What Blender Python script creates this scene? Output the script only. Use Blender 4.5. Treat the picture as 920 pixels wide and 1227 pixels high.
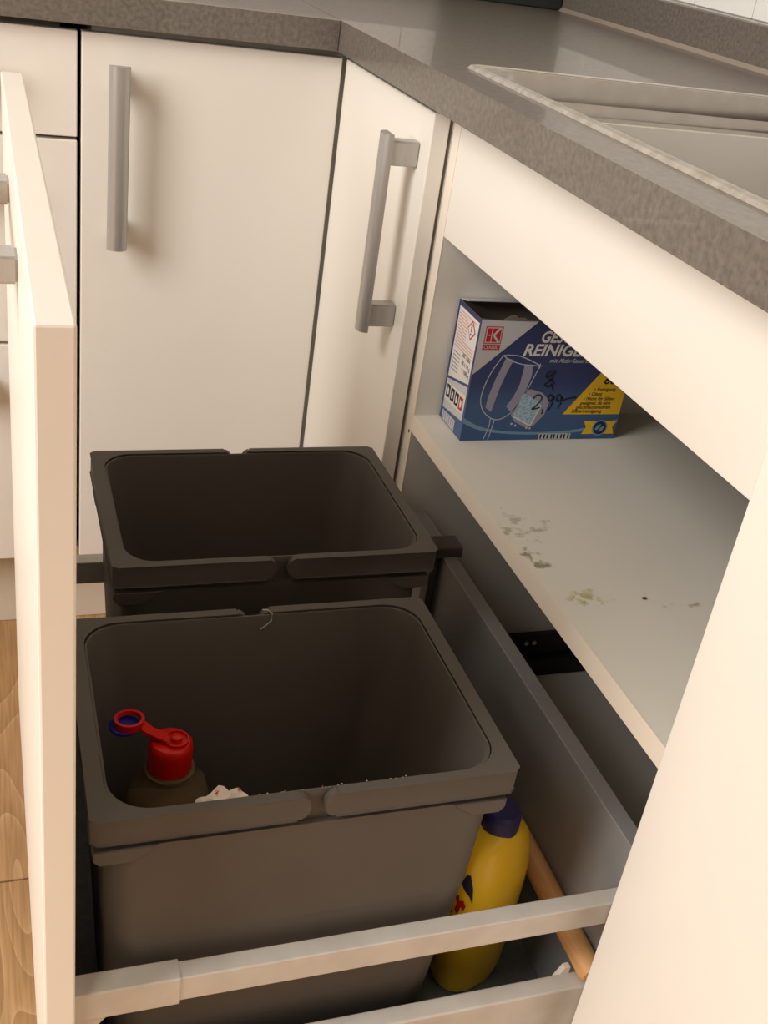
import bpy, bmesh, math, random
from mathutils import Matrix, Vector
random.seed(4)
scene = bpy.context.scene
for o in list(bpy.data.objects):
    bpy.data.objects.remove(o)
COL = scene.collection

# ------------------------------------------------------------------ camera
cam_d = bpy.data.cameras.new('camera')
cam = bpy.data.objects.new('camera', cam_d)
COL.objects.link(cam)
cam_d.sensor_fit = 'VERTICAL'
cam_d.sensor_height = 36.0
cam_d.lens = 36.0 * 1326.9 / 1227.0
cam_d.clip_start = 0.01
RC = ((0.94308902, -0.30315555, 0.1366741),
      (-0.0357625, -0.5010771, -0.86466339),
      (0.33061177, 0.81056675, -0.48340191))
M = Matrix.Identity(4)
for i in range(3):
    M[i][0] = RC[0][i]
    M[i][1] = -RC[1][i]
    M[i][2] = -RC[2][i]
M.translation = Vector((-0.44, 0.0, 1.012))
cam.matrix_world = M
scene.camera = cam

# ------------------------------------------------------------------ light
world = bpy.data.worlds.new('world')
scene.world = world
world.use_nodes = True
bg = world.node_tree.nodes['Background']
bg.inputs[0].default_value = (1.0, 0.84, 0.69, 1)
bg.inputs[1].default_value = 0.27


def area(name, loc, target, sx, sy, power, color):
    d = bpy.data.lights.new(name, 'AREA')
    d.shape = 'RECTANGLE'
    d.size, d.size_y, d.energy, d.color = sx, sy, power, color
    o = bpy.data.objects.new(name, d)
    o.location = loc
    o.rotation_euler = (Vector(target) - Vector(loc)).to_track_quat('-Z', 'Y').to_euler()
    COL.objects.link(o)
    return o


area('window_daylight', (-1.95, 0.22, 1.74), (-0.05, 1.10, 0.85), 0.9, 1.5, 57.0, (1.0, 0.975, 0.945))
floor_fill = area('added_floor_fill', (-1.15, -0.75, 2.40), (-1.15, -0.75, 0.0), 0.5, 0.5, 36.0, (1.0, 0.93, 0.84))  # added area light, no fixture: brightens the floor for warm bounce onto the fronts
floor_fill.data.spread = math.radians(75)

scene.view_settings.view_transform = 'Standard'
scene.view_settings.look = 'None'
scene.view_settings.exposure = 0.0
scene.view_settings.gamma = 1.0
scene.view_settings.use_curve_mapping = False


# ------------------------------------------------------------------ materials
def s2l(c):
    c = c / 255.0
    return c / 12.92 if c <= 0.04045 else ((c + 0.055) / 1.055) ** 2.4


def rgb(t):
    return (s2l(t[0]), s2l(t[1]), s2l(t[2]), 1.0)


def mat(name, col, rough=0.5, metal=0.0, col2=None, nscale=(8, 8, 8), detail=3.0, bump=0.0, bscale=200.0,
        lo=0.35, hi=0.65, transmission=0.0, ior=1.45, coat=0.0, spec=0.5):
    m = bpy.data.materials.new(name)
    m.use_nodes = True
    nt = m.node_tree
    b = nt.nodes['Principled BSDF']
    b.inputs['Base Color'].default_value = rgb(col)
    b.inputs['Roughness'].default_value = rough
    b.inputs['Metallic'].default_value = metal
    b.inputs['Transmission Weight'].default_value = transmission
    b.inputs['IOR'].default_value = ior
    b.inputs['Coat Weight'].default_value = coat
    b.inputs['Specular IOR Level'].default_value = spec
    tc = nt.nodes.new('ShaderNodeTexCoord')
    if col2 is None:
        col2 = tuple(max(0, c - 5) for c in col)
    mp = nt.nodes.new('ShaderNodeMapping')
    mp.inputs['Scale'].default_value = nscale
    n = nt.nodes.new('ShaderNodeTexNoise')
    n.inputs['Scale'].default_value = 1.0
    n.inputs['Detail'].default_value = detail
    r = nt.nodes.new('ShaderNodeValToRGB')
    r.color_ramp.elements[0].position = lo
    r.color_ramp.elements[1].position = hi
    r.color_ramp.elements[0].color = rgb(col)
    r.color_ramp.elements[1].color = rgb(col2)
    nt.links.new(tc.outputs['Object'], mp.inputs['Vector'])
    nt.links.new(mp.outputs['Vector'], n.inputs['Vector'])
    nt.links.new(n.outputs['Fac'], r.inputs['Fac'])
    nt.links.new(r.outputs['Color'], b.inputs['Base Color'])
    if bump > 0:
        n2 = nt.nodes.new('ShaderNodeTexNoise')
        n2.inputs['Scale'].default_value = bscale
        n2.inputs['Detail'].default_value = 2
        bp = nt.nodes.new('ShaderNodeBump')
        bp.inputs['Strength'].default_value = bump
        bp.inputs['Distance'].default_value = 0.001
        nt.links.new(tc.outputs['Object'], n2.inputs['Vector'])
        nt.links.new(n2.outputs['Fac'], bp.inputs['Height'])
        nt.links.new(bp.outputs['Normal'], b.inputs['Normal'])
    return m


CREAM = (234, 228, 218)
m_front = mat('cream_front', CREAM, 0.38, col2=(231, 224, 213), nscale=(3, 3, 3), bump=0.02, bscale=400)
m_body = mat('cabinet_board', (228, 223, 213), 0.55, col2=(224, 218, 207), nscale=(6, 6, 6))
m_edge = mat('board_edge_band', (238, 226, 210), 0.5)
m_top = mat('worktop_concrete', (117, 109, 100), 0.32, col2=(95, 87, 79), nscale=(190, 190, 190), detail=9, lo=0.34, hi=0.68, bump=0.10, bscale=700, coat=0.30)
m_steel = mat('brushed_steel', (212, 210, 208), 0.34, metal=1.0, col2=(190, 184, 176), nscale=(4, 90, 90))
m_bowl = mat('sink_steel', (168, 162, 156), 0.24, metal=1.0, col2=(162, 155, 148), nscale=(60, 60, 60))
m_handle = mat('handle_aluminium', (186, 182, 177), 0.36, metal=0.6, col2=(180, 176, 171), nscale=(200, 200, 5))
m_dmetal = mat('drawer_grey_metal', (206, 201, 193), 0.45, metal=0.1, col2=(196, 190, 182), nscale=(30, 30, 30))
m_dback = mat('drawer_back_grey', (146, 144, 143), 0.5, metal=0.1, col2=(140, 138, 137), nscale=(14, 14, 14))
m_dfloor = mat('drawer_floor_board', (96, 98, 97), 0.6, col2=(84, 86, 86), nscale=(120, 120, 120), bump=0.1)
m_bin = mat('bin_plastic', (90, 84, 78), 0.55, col2=(86, 80, 74), nscale=(9, 9, 9), bump=0.05, bscale=900, spec=0.3)
m_runner = mat('runner_dark_metal', (50, 50, 50), 0.5, metal=0.4)
m_tile = mat('white_glazed_tile', (238, 236, 230), 0.18, col2=(234, 232, 226), nscale=(5, 5, 5))
m_ceil = mat('ceiling_paint', (205, 198, 186), 0.85)
m_sub = mat('floor_underlay', (150, 112, 74), 0.7)
m_wall = mat('wall_plaster', (226, 220, 208), 0.8, bump=0.2)
m_dark = mat('dark_greenish_board', (42, 46, 43), 0.4)
m_red = mat('red_plastic', (214, 24, 12), 0.35)
m_blue = mat('blue_plastic', (34, 40, 150), 0.35)
m_bcap = mat('dark_blue_cap', (52, 48, 104), 0.4)
m_yellow = mat('yellow_plastic', (255, 218, 50), 0.32, col2=(254, 214, 46), nscale=(20, 20, 20), coat=0.2)
m_brownpet = mat('brown_clear_plastic', (186, 166, 130), 0.10, transmission=0.75, ior=1.2)
m_syrup = mat('brown_liquid', (100, 82, 54), 0.3)
m_wood = mat('stick_wood', (222, 174, 118), 0.55, col2=(196, 144, 90), nscale=(90, 6, 90), detail=5, bump=0.15, bscale=300)
m_paper = mat('crumpled_wrapper', (240, 226, 212), 0.6, col2=(200, 40, 34), nscale=(60, 60, 60), detail=2, lo=0.56, hi=0.60)
m_thread = mat('pale_thread', (190, 184, 170), 0.8)
m_crumb = mat('crumb', (205, 190, 150), 0.8)
m_crumb2 = mat('brown_crumb', (120, 70, 40), 0.8)
m_seal = mat('sealing_strip', (152, 140, 128), 0.4)
m_plinth = mat('plinth_board', (222, 208, 188), 0.5)
# print inks
m_card_in = mat('raw_cardboard', (120, 112, 102), 0.9)
m_pwhite = mat('print_white', (232, 228, 222), 0.5)
m_pwhite2 = mat('print_grey_white', (206, 204, 206), 0.5)
m_pred = mat('print_red', (196, 34, 34), 0.5)
m_pink = mat('print_pale_red', (226, 150, 140), 0.5)
m_pyel = mat('print_yellow', (246, 196, 40), 0.5)
m_pblk = mat('print_black', (28, 28, 34), 0.5)
m_pstripe = mat('print_pale_stripe', (162, 160, 178), 0.5)
m_pcyan = mat('print_pale_cyan', (120, 160, 186), 0.5)
m_ptab = mat('print_tablet_blue', (132, 170, 196), 0.5, col2=(196, 214, 224), nscale=(420, 420, 420))
m_pglass = mat('print_glass_line', (196, 202, 216), 0.5)
m_navy = mat('print_navy', (30, 36, 66), 0.5)


def gradient_z(name, stops, z0, z1, rough=0.45):
    m = bpy.data.materials.new(name)
    m.use_nodes = True
    nt = m.node_tree
    b = nt.nodes['Principled BSDF']
    b.inputs['Roughness'].default_value = rough
    tc = nt.nodes.new('ShaderNodeTexCoord')
    sx = nt.nodes.new('ShaderNodeSeparateXYZ')
    mr = nt.nodes.new('ShaderNodeMapRange')
    mr.inputs['From Min'].default_value = z0
    mr.inputs['From Max'].default_value = z1
    r = nt.nodes.new('ShaderNodeValToRGB')
    el = r.color_ramp.elements
    el[0].position, el[0].color = stops[0][0], rgb(stops[0][1])
    el[1].position, el[1].color = stops[-1][0], rgb(stops[-1][1])
    for p, c in stops[1:-1]:
        e = el.new(p)
        e.color = rgb(c)
    nt.links.new(tc.outputs['Object'], sx.inputs[0])
    nt.links.new(sx.outputs['Z'], mr.inputs['Value'])
    nt.links.new(mr.outputs[0], r.inputs['Fac'])
    nt.links.new(r.outputs['Color'], b.inputs['Base Color'])
    return m


# printed blue of the carton: its artwork runs from teal-blue at the foot to dark blue at the top
m_pblue = gradient_z('print_blue_artwork', [(0.0, (58, 92, 140)), (0.3, (66, 96, 140)), (0.5, (52, 64, 112)), (1.0, (48, 52, 98))], 0.0, 0.136)


def plank_mat(name):
    m = bpy.data.materials.new(name)
    m.use_nodes = True
    nt = m.node_tree
    b = nt.nodes['Principled BSDF']
    b.inputs['Roughness'].default_value = 0.45
    tc = nt.nodes.new('ShaderNodeTexCoord')
    oi = nt.nodes.new('ShaderNodeObjectInfo')
    ad = nt.nodes.new('ShaderNodeVectorMath')
    ad.operation = 'MULTIPLY_ADD'
    ad.inputs[1].default_value = (1, 1, 1)
    cb = nt.nodes.new('ShaderNodeCombineXYZ')
    mu = nt.nodes.new('ShaderNodeMath')
    mu.operation = 'MULTIPLY'
    mu.inputs[1].default_value = 37.0
    nt.links.new(oi.outputs['Random'], mu.inputs[0])
    nt.links.new(mu.outputs[0], cb.inputs[1])
    nt.links.new(tc.outputs['Object'], ad.inputs[0])
    nt.links.new(cb.outputs[0], ad.inputs[2])
    mp = nt.nodes.new('ShaderNodeMapping')
    mp.inputs['Scale'].default_value = (7, 1.2, 1)
    nt.links.new(ad.outputs[0], mp.inputs['Vector'])
    wv = nt.nodes.new('ShaderNodeTexNoise')
    wv.inputs['Scale'].default_value = 1.0
    wv.inputs['Detail'].default_value = 2
    nt.links.new(mp.outputs['Vector'], wv.inputs['Vector'])
    ml = nt.nodes.new('ShaderNodeMath')
    ml.operation = 'MULTIPLY'
    ml.inputs[1].default_value = 22.0
    fr = nt.nodes.new('ShaderNodeMath')
    fr.operation = 'FRACT'
    nt.links.new(wv.outputs['Fac'], ml.inputs[0])
    nt.links.new(ml.outputs[0], fr.inputs[0])
    r = nt.nodes.new('ShaderNodeValToRGB')
    el = r.color_ramp.elements
    el[0].position, el[0].color = 0.0, rgb((192, 155, 112))
    el[1].position, el[1].color = 0.12, rgb((182, 142, 98))
    e = el.new(0.6)
    e.color = rgb((174, 134, 90))
    e = el.new(1.0)
    e.color = rgb((166, 126, 84))
    nt.links.new(fr.outputs[0], r.inputs['Fac'])
    mp2 = nt.nodes.new('ShaderNodeMapping')
    mp2.inputs['Scale'].default_value = (300, 12, 1)
    n2 = nt.nodes.new('ShaderNodeTexNoise')
    n2.inputs['Scale'].default_value = 1.0
    n2.inputs['Detail'].default_value = 4
    nt.links.new(ad.outputs[0], mp2.inputs['Vector'])
    nt.links.new(mp2.outputs['Vector'], n2.inputs['Vector'])
    mx = nt.nodes.new('ShaderNodeMix')
    mx.data_type = 'RGBA'
    mx.blend_type = 'MULTIPLY'
    r2 = nt.nodes.new('ShaderNodeValToRGB')
    r2.color_ramp.elements[0].position = 0.35
    r2.color_ramp.elements[0].color = (0.72, 0.70, 0.66, 1)
    r2.color_ramp.elements[1].position = 0.6
    r2.color_ramp.elements[1].color = (1, 1, 1, 1)
    nt.links.new(n2.outputs['Fac'], r2.inputs['Fac'])
    mx.inputs[0].default_value = 0.8
    nt.links.new(r.outputs['Color'], mx.inputs[6])
    nt.links.new(r2.outputs['Color'], mx.inputs[7])
    nt.links.new(mx.outputs[2], b.inputs['Base Color'])
    return m


m_plank = plank_mat('oak_laminate')


def shelf_mat():
    """shelf board with greenish-yellow dried stains (their own shapes, at fixed places)"""
    m = bpy.data.materials.new('shelf_board_stained')
    m.use_nodes = True
    nt = m.node_tree
    b = nt.nodes['Principled BSDF']
    b.inputs['Roughness'].default_value = 0.5
    tc = nt.nodes.new('ShaderNodeTexCoord')
    cur = None
    base = rgb((230, 225, 213))
    n = nt.nodes.new('ShaderNodeTexNoise')
    n.inputs['Scale'].default_value = 90
    n.inputs['Detail'].default_value = 6
    nt.links.new(tc.outputs['Object'], n.inputs['Vector'])
    for (cx, cy, rx, ry, col, thr) in ((0.020, 0.800, 0.034, 0.026, (190, 185, 165), 0.60),
                                       (0.010, 0.745, 0.012, 0.022, (150, 149, 124), 0.60),
                                       (0.036, 0.672, 0.022, 0.012, (188, 182, 128), 0.56),
                                       (0.125, 0.655, 0.04, 0.007, (180, 172, 150), 0.66)):
        mp = nt.nodes.new('ShaderNodeMapping')
        mp.vector_type = 'TEXTURE'
        mp.inputs['Location'].default_value = (cx, cy, 0.0)
        mp.inputs['Scale'].default_value = (rx, ry, 1000.0)
        nt.links.new(tc.outputs['Object'], mp.inputs['Vector'])
        ln = nt.nodes.new('ShaderNodeVectorMath')
        ln.operation = 'LENGTH'
        nt.links.new(mp.outputs['Vector'], ln.inputs[0])
        # mask = smoothstep(noise - thr - 0.25*max(0,len-0.6))
        sub = nt.nodes.new('ShaderNodeMath')
        sub.operation = 'MULTIPLY_ADD'
        sub.inputs[1].default_value = -0.16
        nt.links.new(ln.outputs['Value'], sub.inputs[0])
        nt.links.new(n.outputs['Fac'], sub.inputs[2])
        mr = nt.nodes.new('ShaderNodeMapRange')
        mr.inputs['From Min'].default_value = thr - 0.16
        mr.inputs['From Max'].default_value = thr - 0.04
        nt.links.new(sub.outputs[0], mr.inputs['Value'])
        mx = nt.nodes.new('ShaderNodeMix')
        mx.data_type = 'RGBA'
        nt.links.new(mr.outputs[0], mx.inputs[0])
        if cur is None:
            mx.inputs[6].default_value = base
        else:
            nt.links.new(cur, mx.inputs[6])
        mx.inputs[7].default_value = rgb(col)
        cur = mx.outputs[2]
    nt.links.new(cur, b.inputs['Base Color'])
    return m


m_shelf = shelf_mat()

# ------------------------------------------------------------------ object helpers
ORG = {}


def thing(name, label, cat, loc, group=None):
    o = bpy.data.objects.new(name, None)
    COL.objects.link(o)
    o.location = loc
    o['label'] = label
    o['category'] = cat
    if group:
        o['group'] = group
    o.empty_display_size = 0.05
    ORG[o.name] = Vector(loc)
    return o


def obj(name, bm, m, parent=None, origin=None, smooth=False, label=None):
    """bm holds world coordinates"""
    if parent is not None:
        org = ORG[parent.name]
    else:
        org = Vector(origin) if origin is not None else Vector((0, 0, 0))
    bmesh.ops.recalc_face_normals(bm, faces=bm.faces[:])
    for v in bm.verts:
        v.co -= org
    me = bpy.data.meshes.new(name)
    bm.to_mesh(me)
    bm.free()
    me.materials.append(m)
    if smooth:
        for p in me.polygons:
            p.use_smooth = True
        try:
            me.set_sharp_from_angle(angle=math.radians(38))
        except Exception:
            pass
    o = bpy.data.objects.new(name, me)
    COL.objects.link(o)
    if parent is not None:
        o.parent = parent
    else:
        o.location = org
    ORG[o.name] = org
    if label:
        o['label'] = label
    return o


def tag(o, label, cat, group=None):
    o['label'] = label
    o['category'] = cat
    if group:
        o['group'] = group
    return o


def struct(o):
    o['kind'] = 'structure'
    return o


def box(x0, x1, y0, y1, z0, z1, bev=0.0, seg=2, bm=None):
    b = bmesh.new() if bm is None else bm
    vs = [b.verts.new((x, y, z)) for x in (x0, x1) for y in (y0, y1) for z in (z0, z1)]
    idx = ((0, 1, 3, 2), (4, 6, 7, 5), (0, 4, 5, 1), (2, 3, 7, 6), (0, 2, 6, 4), (1, 5, 7, 3))
    fs = [b.faces.new([vs[i] for i in q]) for q in idx]
    if bev > 0:
        es = set()
        for f in fs:
            for e in f.edges:
                es.add(e)
        bmesh.ops.bevel(b, geom=list(es), offset=bev, segments=seg, affect='EDGES', profile=0.5)
    return b


def prism(pts, axis, a, b_, bev=0.0, seg=2):
    """pts: 2-D outline in the two other axes (x: (y,z), y: (x,z), z: (x,y)), extruded from a to b_ along axis"""
    bm = bmesh.new()

    def co(p, t):
        return {'x': (t, p[0], p[1]), 'y': (p[0], t, p[1]), 'z': (p[0], p[1], t)}[axis]
    lo = [bm.verts.new(co(p, a)) for p in pts]
    hi = [bm.verts.new(co(p, b_)) for p in pts]
    bm.faces.new(lo)
    bm.faces.new(list(reversed(hi)))
    n = len(pts)
    for i in range(n):
        bm.faces.new((lo[i], lo[(i + 1) % n], hi[(i + 1) % n], hi[i]))
    if bev > 0:
        bmesh.ops.bevel(bm, geom=bm.edges[:], offset=bev, segments=seg, affect='EDGES', profile=0.5)
    return bm


def loft(loops, cap0=True, cap1=True, bm=None):
    b = bmesh.new() if bm is None else bm
    rows = [[b.verts.new(p) for p in lp] for lp in loops]
    for a, c in zip(rows, rows[1:]):
        n = len(a)
        for i in range(n):
            b.faces.new((a[i], a[(i + 1) % n], c[(i + 1) % n], c[i]))
    if cap0:
        b.faces.new(list(reversed(rows[0])))
    if cap1:
        b.faces.new(rows[-1])
    return b


def rrect(x0, x1, y0, y1, r, z, seg=6):
    pts = []
    for cx, cy, a0 in ((x1 - r, y1 - r, 0), (x0 + r, y1 - r, 90), (x0 + r, y0 + r, 180), (x1 - r, y0 + r, 270)):
        for i in range(seg + 1):
            a = math.radians(a0 + 90.0 * i / seg)
            pts.append((cx + r * math.cos(a), cy + r * math.sin(a), z))
    return pts


def lathe(profile, cx, cy, seg=32, sx=1.0, sy=1.0, rot=0.0):
    loops = []
    ca, sa = math.cos(rot), math.sin(rot)
    for r, z in profile:
        lp = []
        for i in range(seg):
            a = 2 * math.pi * i / seg
            x, y = r * sx * math.cos(a), r * sy * math.sin(a)
            lp.append((cx + x * ca - y * sa, cy + x * sa + y * ca, z))
        loops.append(lp)
    return loft(loops)


def tube(pts, r, seg=8, bm=None):
    pts = [Vector(p) for p in pts]
    loops = []
    up = Vector((0.13, 0.21, 1)).normalized()
    for i, p in enumerate(pts):
        t = (pts[min(i + 1, len(pts) - 1)] - pts[max(i - 1, 0)]).normalized()
        s = t.cross(up)
        if s.length < 1e-4:
            s = t.cross(Vector((1, 0, 0)))
        s.normalize()
        q = s.cross(t)
        rr = r[i] if isinstance(r, (list, tuple)) else r
        loops.append([p + s * rr * math.cos(2 * math.pi * k / seg) + q * rr * math.sin(2 * math.pi * k / seg) for k in range(seg)])
    return loft(loops, bm=bm)


# ------------------------------------------------------------------ main sizes (metres)
ZT, ZU = 0.876, 0.842          # worktop top and underside
DT, DB = 0.833, 0.142          # top and bottom of the fronts
FX = -0.022                    # front plane of the sink run
FY = 1.371                     # front plane of the far run
WX, WY = 0.545, 1.948          # room walls
SY0, SY1 = 0.4685, 1.055       # sink cabinet, outside
TH = 0.018

# ------------------------------------------------------------------ setting
fl = struct(obj('floor', box(-3.2, WX, -3.0, WY, -0.03, -0.010), m_sub))
plank_w, plank_l, gap = 0.19, 1.28, 0.0012
pm = None
for i in range(-14, 6):
    x0 = -0.527 + i * plank_w
    if x0 > WX - 0.1 or x0 < -3.2:
        continue
    off = {0: 0.924, 1: 0.42, -1: 1.30, 2: 0.1, -2: 0.65}.get(i, random.uniform(0, 1.2)) - plank_l
    for k in range(-3, 3):
        y0 = off + k * plank_l
        if y0 > WY - 0.05 or y0 < -3.0:
            continue
        if y0 + plank_l > WY:
            p = obj('plank', box(gap, plank_w - gap, gap, WY - y0 - gap, -0.010, 0.0, 0.0008, 1), m_plank, fl)
        elif pm is None:
            b = box(gap, plank_w - gap, gap, plank_l - gap, -0.010, 0.0, 0.0008, 1)
            p = obj('plank', b, m_plank, fl)
            pm = p.data
        else:
            p = bpy.data.objects.new('plank', pm)
            COL.objects.link(p)
            p.parent = fl
        p.location = (x0, y0, 0)

wr = struct(obj('wall_right', box(WX, WX + 0.1, -3.0, WY + 0.1, -0.03, 2.5), m_wall))
wb = struct(obj('wall_back', box(-3.2, WX, WY, WY + 0.1, -0.03, 2.5), m_wall))
struct(obj('ceiling', box(-3.2, WX + 0.1, -3.0, WY + 0.1, 2.5, 2.6), m_ceil))
tile, tm, tmb = 0.146, None, None
for r in range(4):
    for k in range(13):
        y0 = 1.3865 + 0.146 * 4 - 0.146 * (k + 1)
        if y0 < 0.05:
            continue
        y1 = min(y0 + tile, WY - 0.007)
        if y1 - y0 > tile - 1e-6 and tm is not None:
            p = bpy.data.objects.new('tile', tm)
            COL.objects.link(p)
            p.parent = wr
        else:
            p = obj('tile', box(-0.006, 0, 0.0012, (y1 - y0) - 0.0012, 0.0012, tile - 0.0012, 0.001, 1), m_tile, wr)
            if y1 - y0 > tile - 1e-6:
                tm = p.data
        p.location = (WX, y0, 0.932 + r * tile)
    for k in range(10):
        x1 = WX - 0.008 - k * tile
        if tmb is None:
            p = obj('tile', box(0.0012, tile - 0.0012, -0.006, 0, 0.0012, tile - 0.0012, 0.001, 1), m_tile, wb)
            tmb = p.data
        else:
            p = bpy.data.objects.new('tile', tmb)
            COL.objects.link(p)
            p.parent = wb
        p.location = (x1 - tile, WY, 0.932 + r * tile)

struct(obj('baseboard_back', box(-1.5, -0.002, 1.424, 1.440, 0.0, 0.126, 0.001, 1), m_plinth))
struct(obj('baseboard_right', box(0.05, 0.066, -0.7, 1.42, 0.0, 0.126, 0.001, 1), m_plinth))


# ------------------------------------------------------------------ worktops, upstands, sink
def slab(xs, ys, skip, z0, z1):
    """slab over a grid of cells, without the skipped cells"""
    bm = bmesh.new()
    nx, ny = len(xs) - 1, len(ys) - 1
    vt = {}

    def v(i, j, t):
        if (i, j, t) not in vt:
            vt[(i, j, t)] = bm.verts.new((xs[i], ys[j], z1 if t else z0))
        return vt[(i, j, t)]

    def solid(i, j):
        return 0 <= i < nx and 0 <= j < ny and (i, j) not in skip
    for i in range(nx):
        for j in range(ny):
            if not solid(i, j):
                continue
            for t in (0, 1):
                bm.faces.new((v(i, j, t), v(i + 1, j, t), v(i + 1, j + 1, t), v(i, j + 1, t)))
            for di, dj, a, c in ((-1, 0, (i, j), (i, j + 1)), (1, 0, (i + 1, j), (i + 1, j + 1)),
                                 (0, -1, (i, j), (i + 1, j)), (0, 1, (i, j + 1), (i + 1, j + 1))):
                if not solid(i + di, j + dj):
                    bm.faces.new((v(*a, 0), v(*c, 0), v(*c, 1), v(*a, 1)))
    return bm


CX, CY = -0.038, 1.353        # worktop front edges
SKX0, SKX1, SKY0, SKY1 = 0.008, 0.470, 0.46, 1.070
w1 = obj('worktop', slab([CX, 0.017, 0.44, WX], [-0.75, 0.515, 1.063, WY], {(1, 1)}, ZU, ZT), m_top, origin=(CX, 0.6, ZU))
tag(w1, 'grey-brown concrete-look worktop with the steel sink set into it', 'worktop')
w2 = obj('worktop', box(-1.5, CX - 0.0006, CY, WY, ZU, ZT, 0.0005, 1), m_top, origin=(-0.7, CY, ZU))
tag(w2, 'grey-brown worktop over the corner door and the closed drawers', 'worktop')
u1 = obj('worktop_upstand', box(0.525, WX - 0.001, -0.75, WY - 0.001, ZT, 0.930, 0.001, 1), m_top, origin=(0.53, 0.6, ZT))
tag(u1, 'grey-brown upstand strip behind the sink, below the white tiles', 'upstand')
obj('sealing_strip', prism([(0.5185, ZT), (0.5255, ZT), (0.5255, ZT + 0.006)], 'y', -0.75, WY - 0.02), m_seal, u1)
u2 = obj('worktop_upstand', box(-1.5, 0.5245, WY - 0.020, WY - 0.001, ZT, 0.930, 0.001, 1), m_top, origin=(-0.5, WY, ZT))
tag(u2, 'grey-brown upstand strip along the far wall behind the dark board', 'upstand')
db = obj('dark_board', box(0.30, 0.522, WY - 0.034, WY - 0.022, ZT, ZT + 0.20, 0.003, 2), m_dark, origin=(0.41, WY - 0.03, ZT))
tag(db, 'greenish-black board standing in the far corner of the worktop', 'board')

sk = thing('kitchen_sink', 'stainless steel inset sink with a deep stepped bowl', 'sink', (0.24, 0.8, ZT))


def ring(o0, o1):
    return loft([o0, o1], False, False)


def sl(ins, r, z):
    return rrect(0.026 + ins, 0.430 - ins, 0.535 + ins, 1.056 - ins, r, z, 8)


def so(ins, z):
    return rrect(SKX0 + ins, SKX1 - ins, SKY0 + ins, SKY1 - ins, 0.006, z, 8)


b = loft([so(0, ZT), so(0.002, ZT + 0.003), so(0.006, ZT + 0.0042), so(0.0075, ZT + 0.0028), sl(-0.0085, 0.040, ZT + 0.0028), sl(-0.003, 0.040, ZT + 0.0022)], False, False)
obj('rim', b, m_steel, sk, smooth=True)
b = loft([sl(-0.003, 0.040, ZT + 0.0022), sl(0.0, 0.038, ZT - 0.002), sl(0.002, 0.036, ZT - 0.021), sl(0.006, 0.034, ZT - 0.025), sl(0.007, 0.034, ZT - 0.032),
          sl(0.012, 0.032, ZT - 0.036), sl(0.014, 0.034, ZT - 0.185), sl(0.03, 0.04, ZT - 0.193)], False, True)
obj('bowl', b, m_bowl, sk, smooth=True)

# ------------------------------------------------------------------ handles


def bar_handle(parent, c, along, out, length=0.209):
    """bar with an arched front on two feet; c: centre on the front's face; along/out: unit vectors"""
    c, al, ou = Vector(c), Vector(along), Vector(out)
    sd = al.cross(ou)
    prof = [(-0.012, 0.030), (-0.0115, 0.034), (-0.008, 0.0385), (-0.003, 0.0405), (0.003, 0.0405), (0.008, 0.0385), (0.0115, 0.034), (0.012, 0.030)]
    lo, hi = -length / 2, length / 2
    bm = loft([[c + al * t + sd * p[0] + ou * p[1] for p in prof] for t in (lo, lo + 0.0008, hi - 0.0008, hi)])
    h = obj('handle', bm, m_handle, parent, smooth=True, label='brushed metal bar handle')
    for s in (-1, 1):
        cc = c + al * s * (length / 2 - 0.0185)
        bm = bmesh.new()
        vs = []
        for a in (-0.0125, 0.0125):
            for q in (-0.0085, 0.0085):
                for t in (0.0, 0.031):
                    vs.append(bm.verts.new(cc + al * a + sd * q + ou * t))
        for q in ((0, 1, 3, 2), (4, 6, 7, 5), (0, 4, 5, 1), (2, 3, 7, 6), (0, 2, 6, 4), (1, 5, 7, 3)):
            bm.faces.new([vs[i] for i in q])
        bmesh.ops.bevel(bm, geom=bm.edges[:], offset=0.0015, segments=2, affect='EDGES')
        obj('handle_foot', bm, m_handle, h, smooth=True)
    return h


def part_handle(owner, *a):
    return bar_handle(owner, *a)


# ------------------------------------------------------------------ corner cabinet (far run door + right run door)
cc = thing('corner_cabinet', 'cream corner cabinet with two tall doors meeting in the corner', 'cabinet', (-0.02, 1.5, DB))
bm = box(-0.318, -0.001, 1.392, 1.93, DB, 0.838)
box(0.0, 0.52, 1.0565, 1.93, DB, 0.838, bm=bm)
obj('body', bm, m_body, cc)
d1 = obj('door', box(-0.3305, -0.0255, FY, FY + TH, DB, DT, 0.0012, 2), m_front, cc, label='cream door facing the room beside the closed drawers')
part_handle(d1, (-0.291, FY, 0.7005), (0, 0, 1), (0, -1, 0))
d2 = obj('door', box(FX, FX + TH, 1.0555, FY - 0.004, DB, DT, 0.0012, 2), m_front, cc, label='cream door beside the open shelf compartment')
part_handle(d2, (FX, 1.090, 0.7005), (0, 0, 1), (-1, 0, 0))

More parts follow.
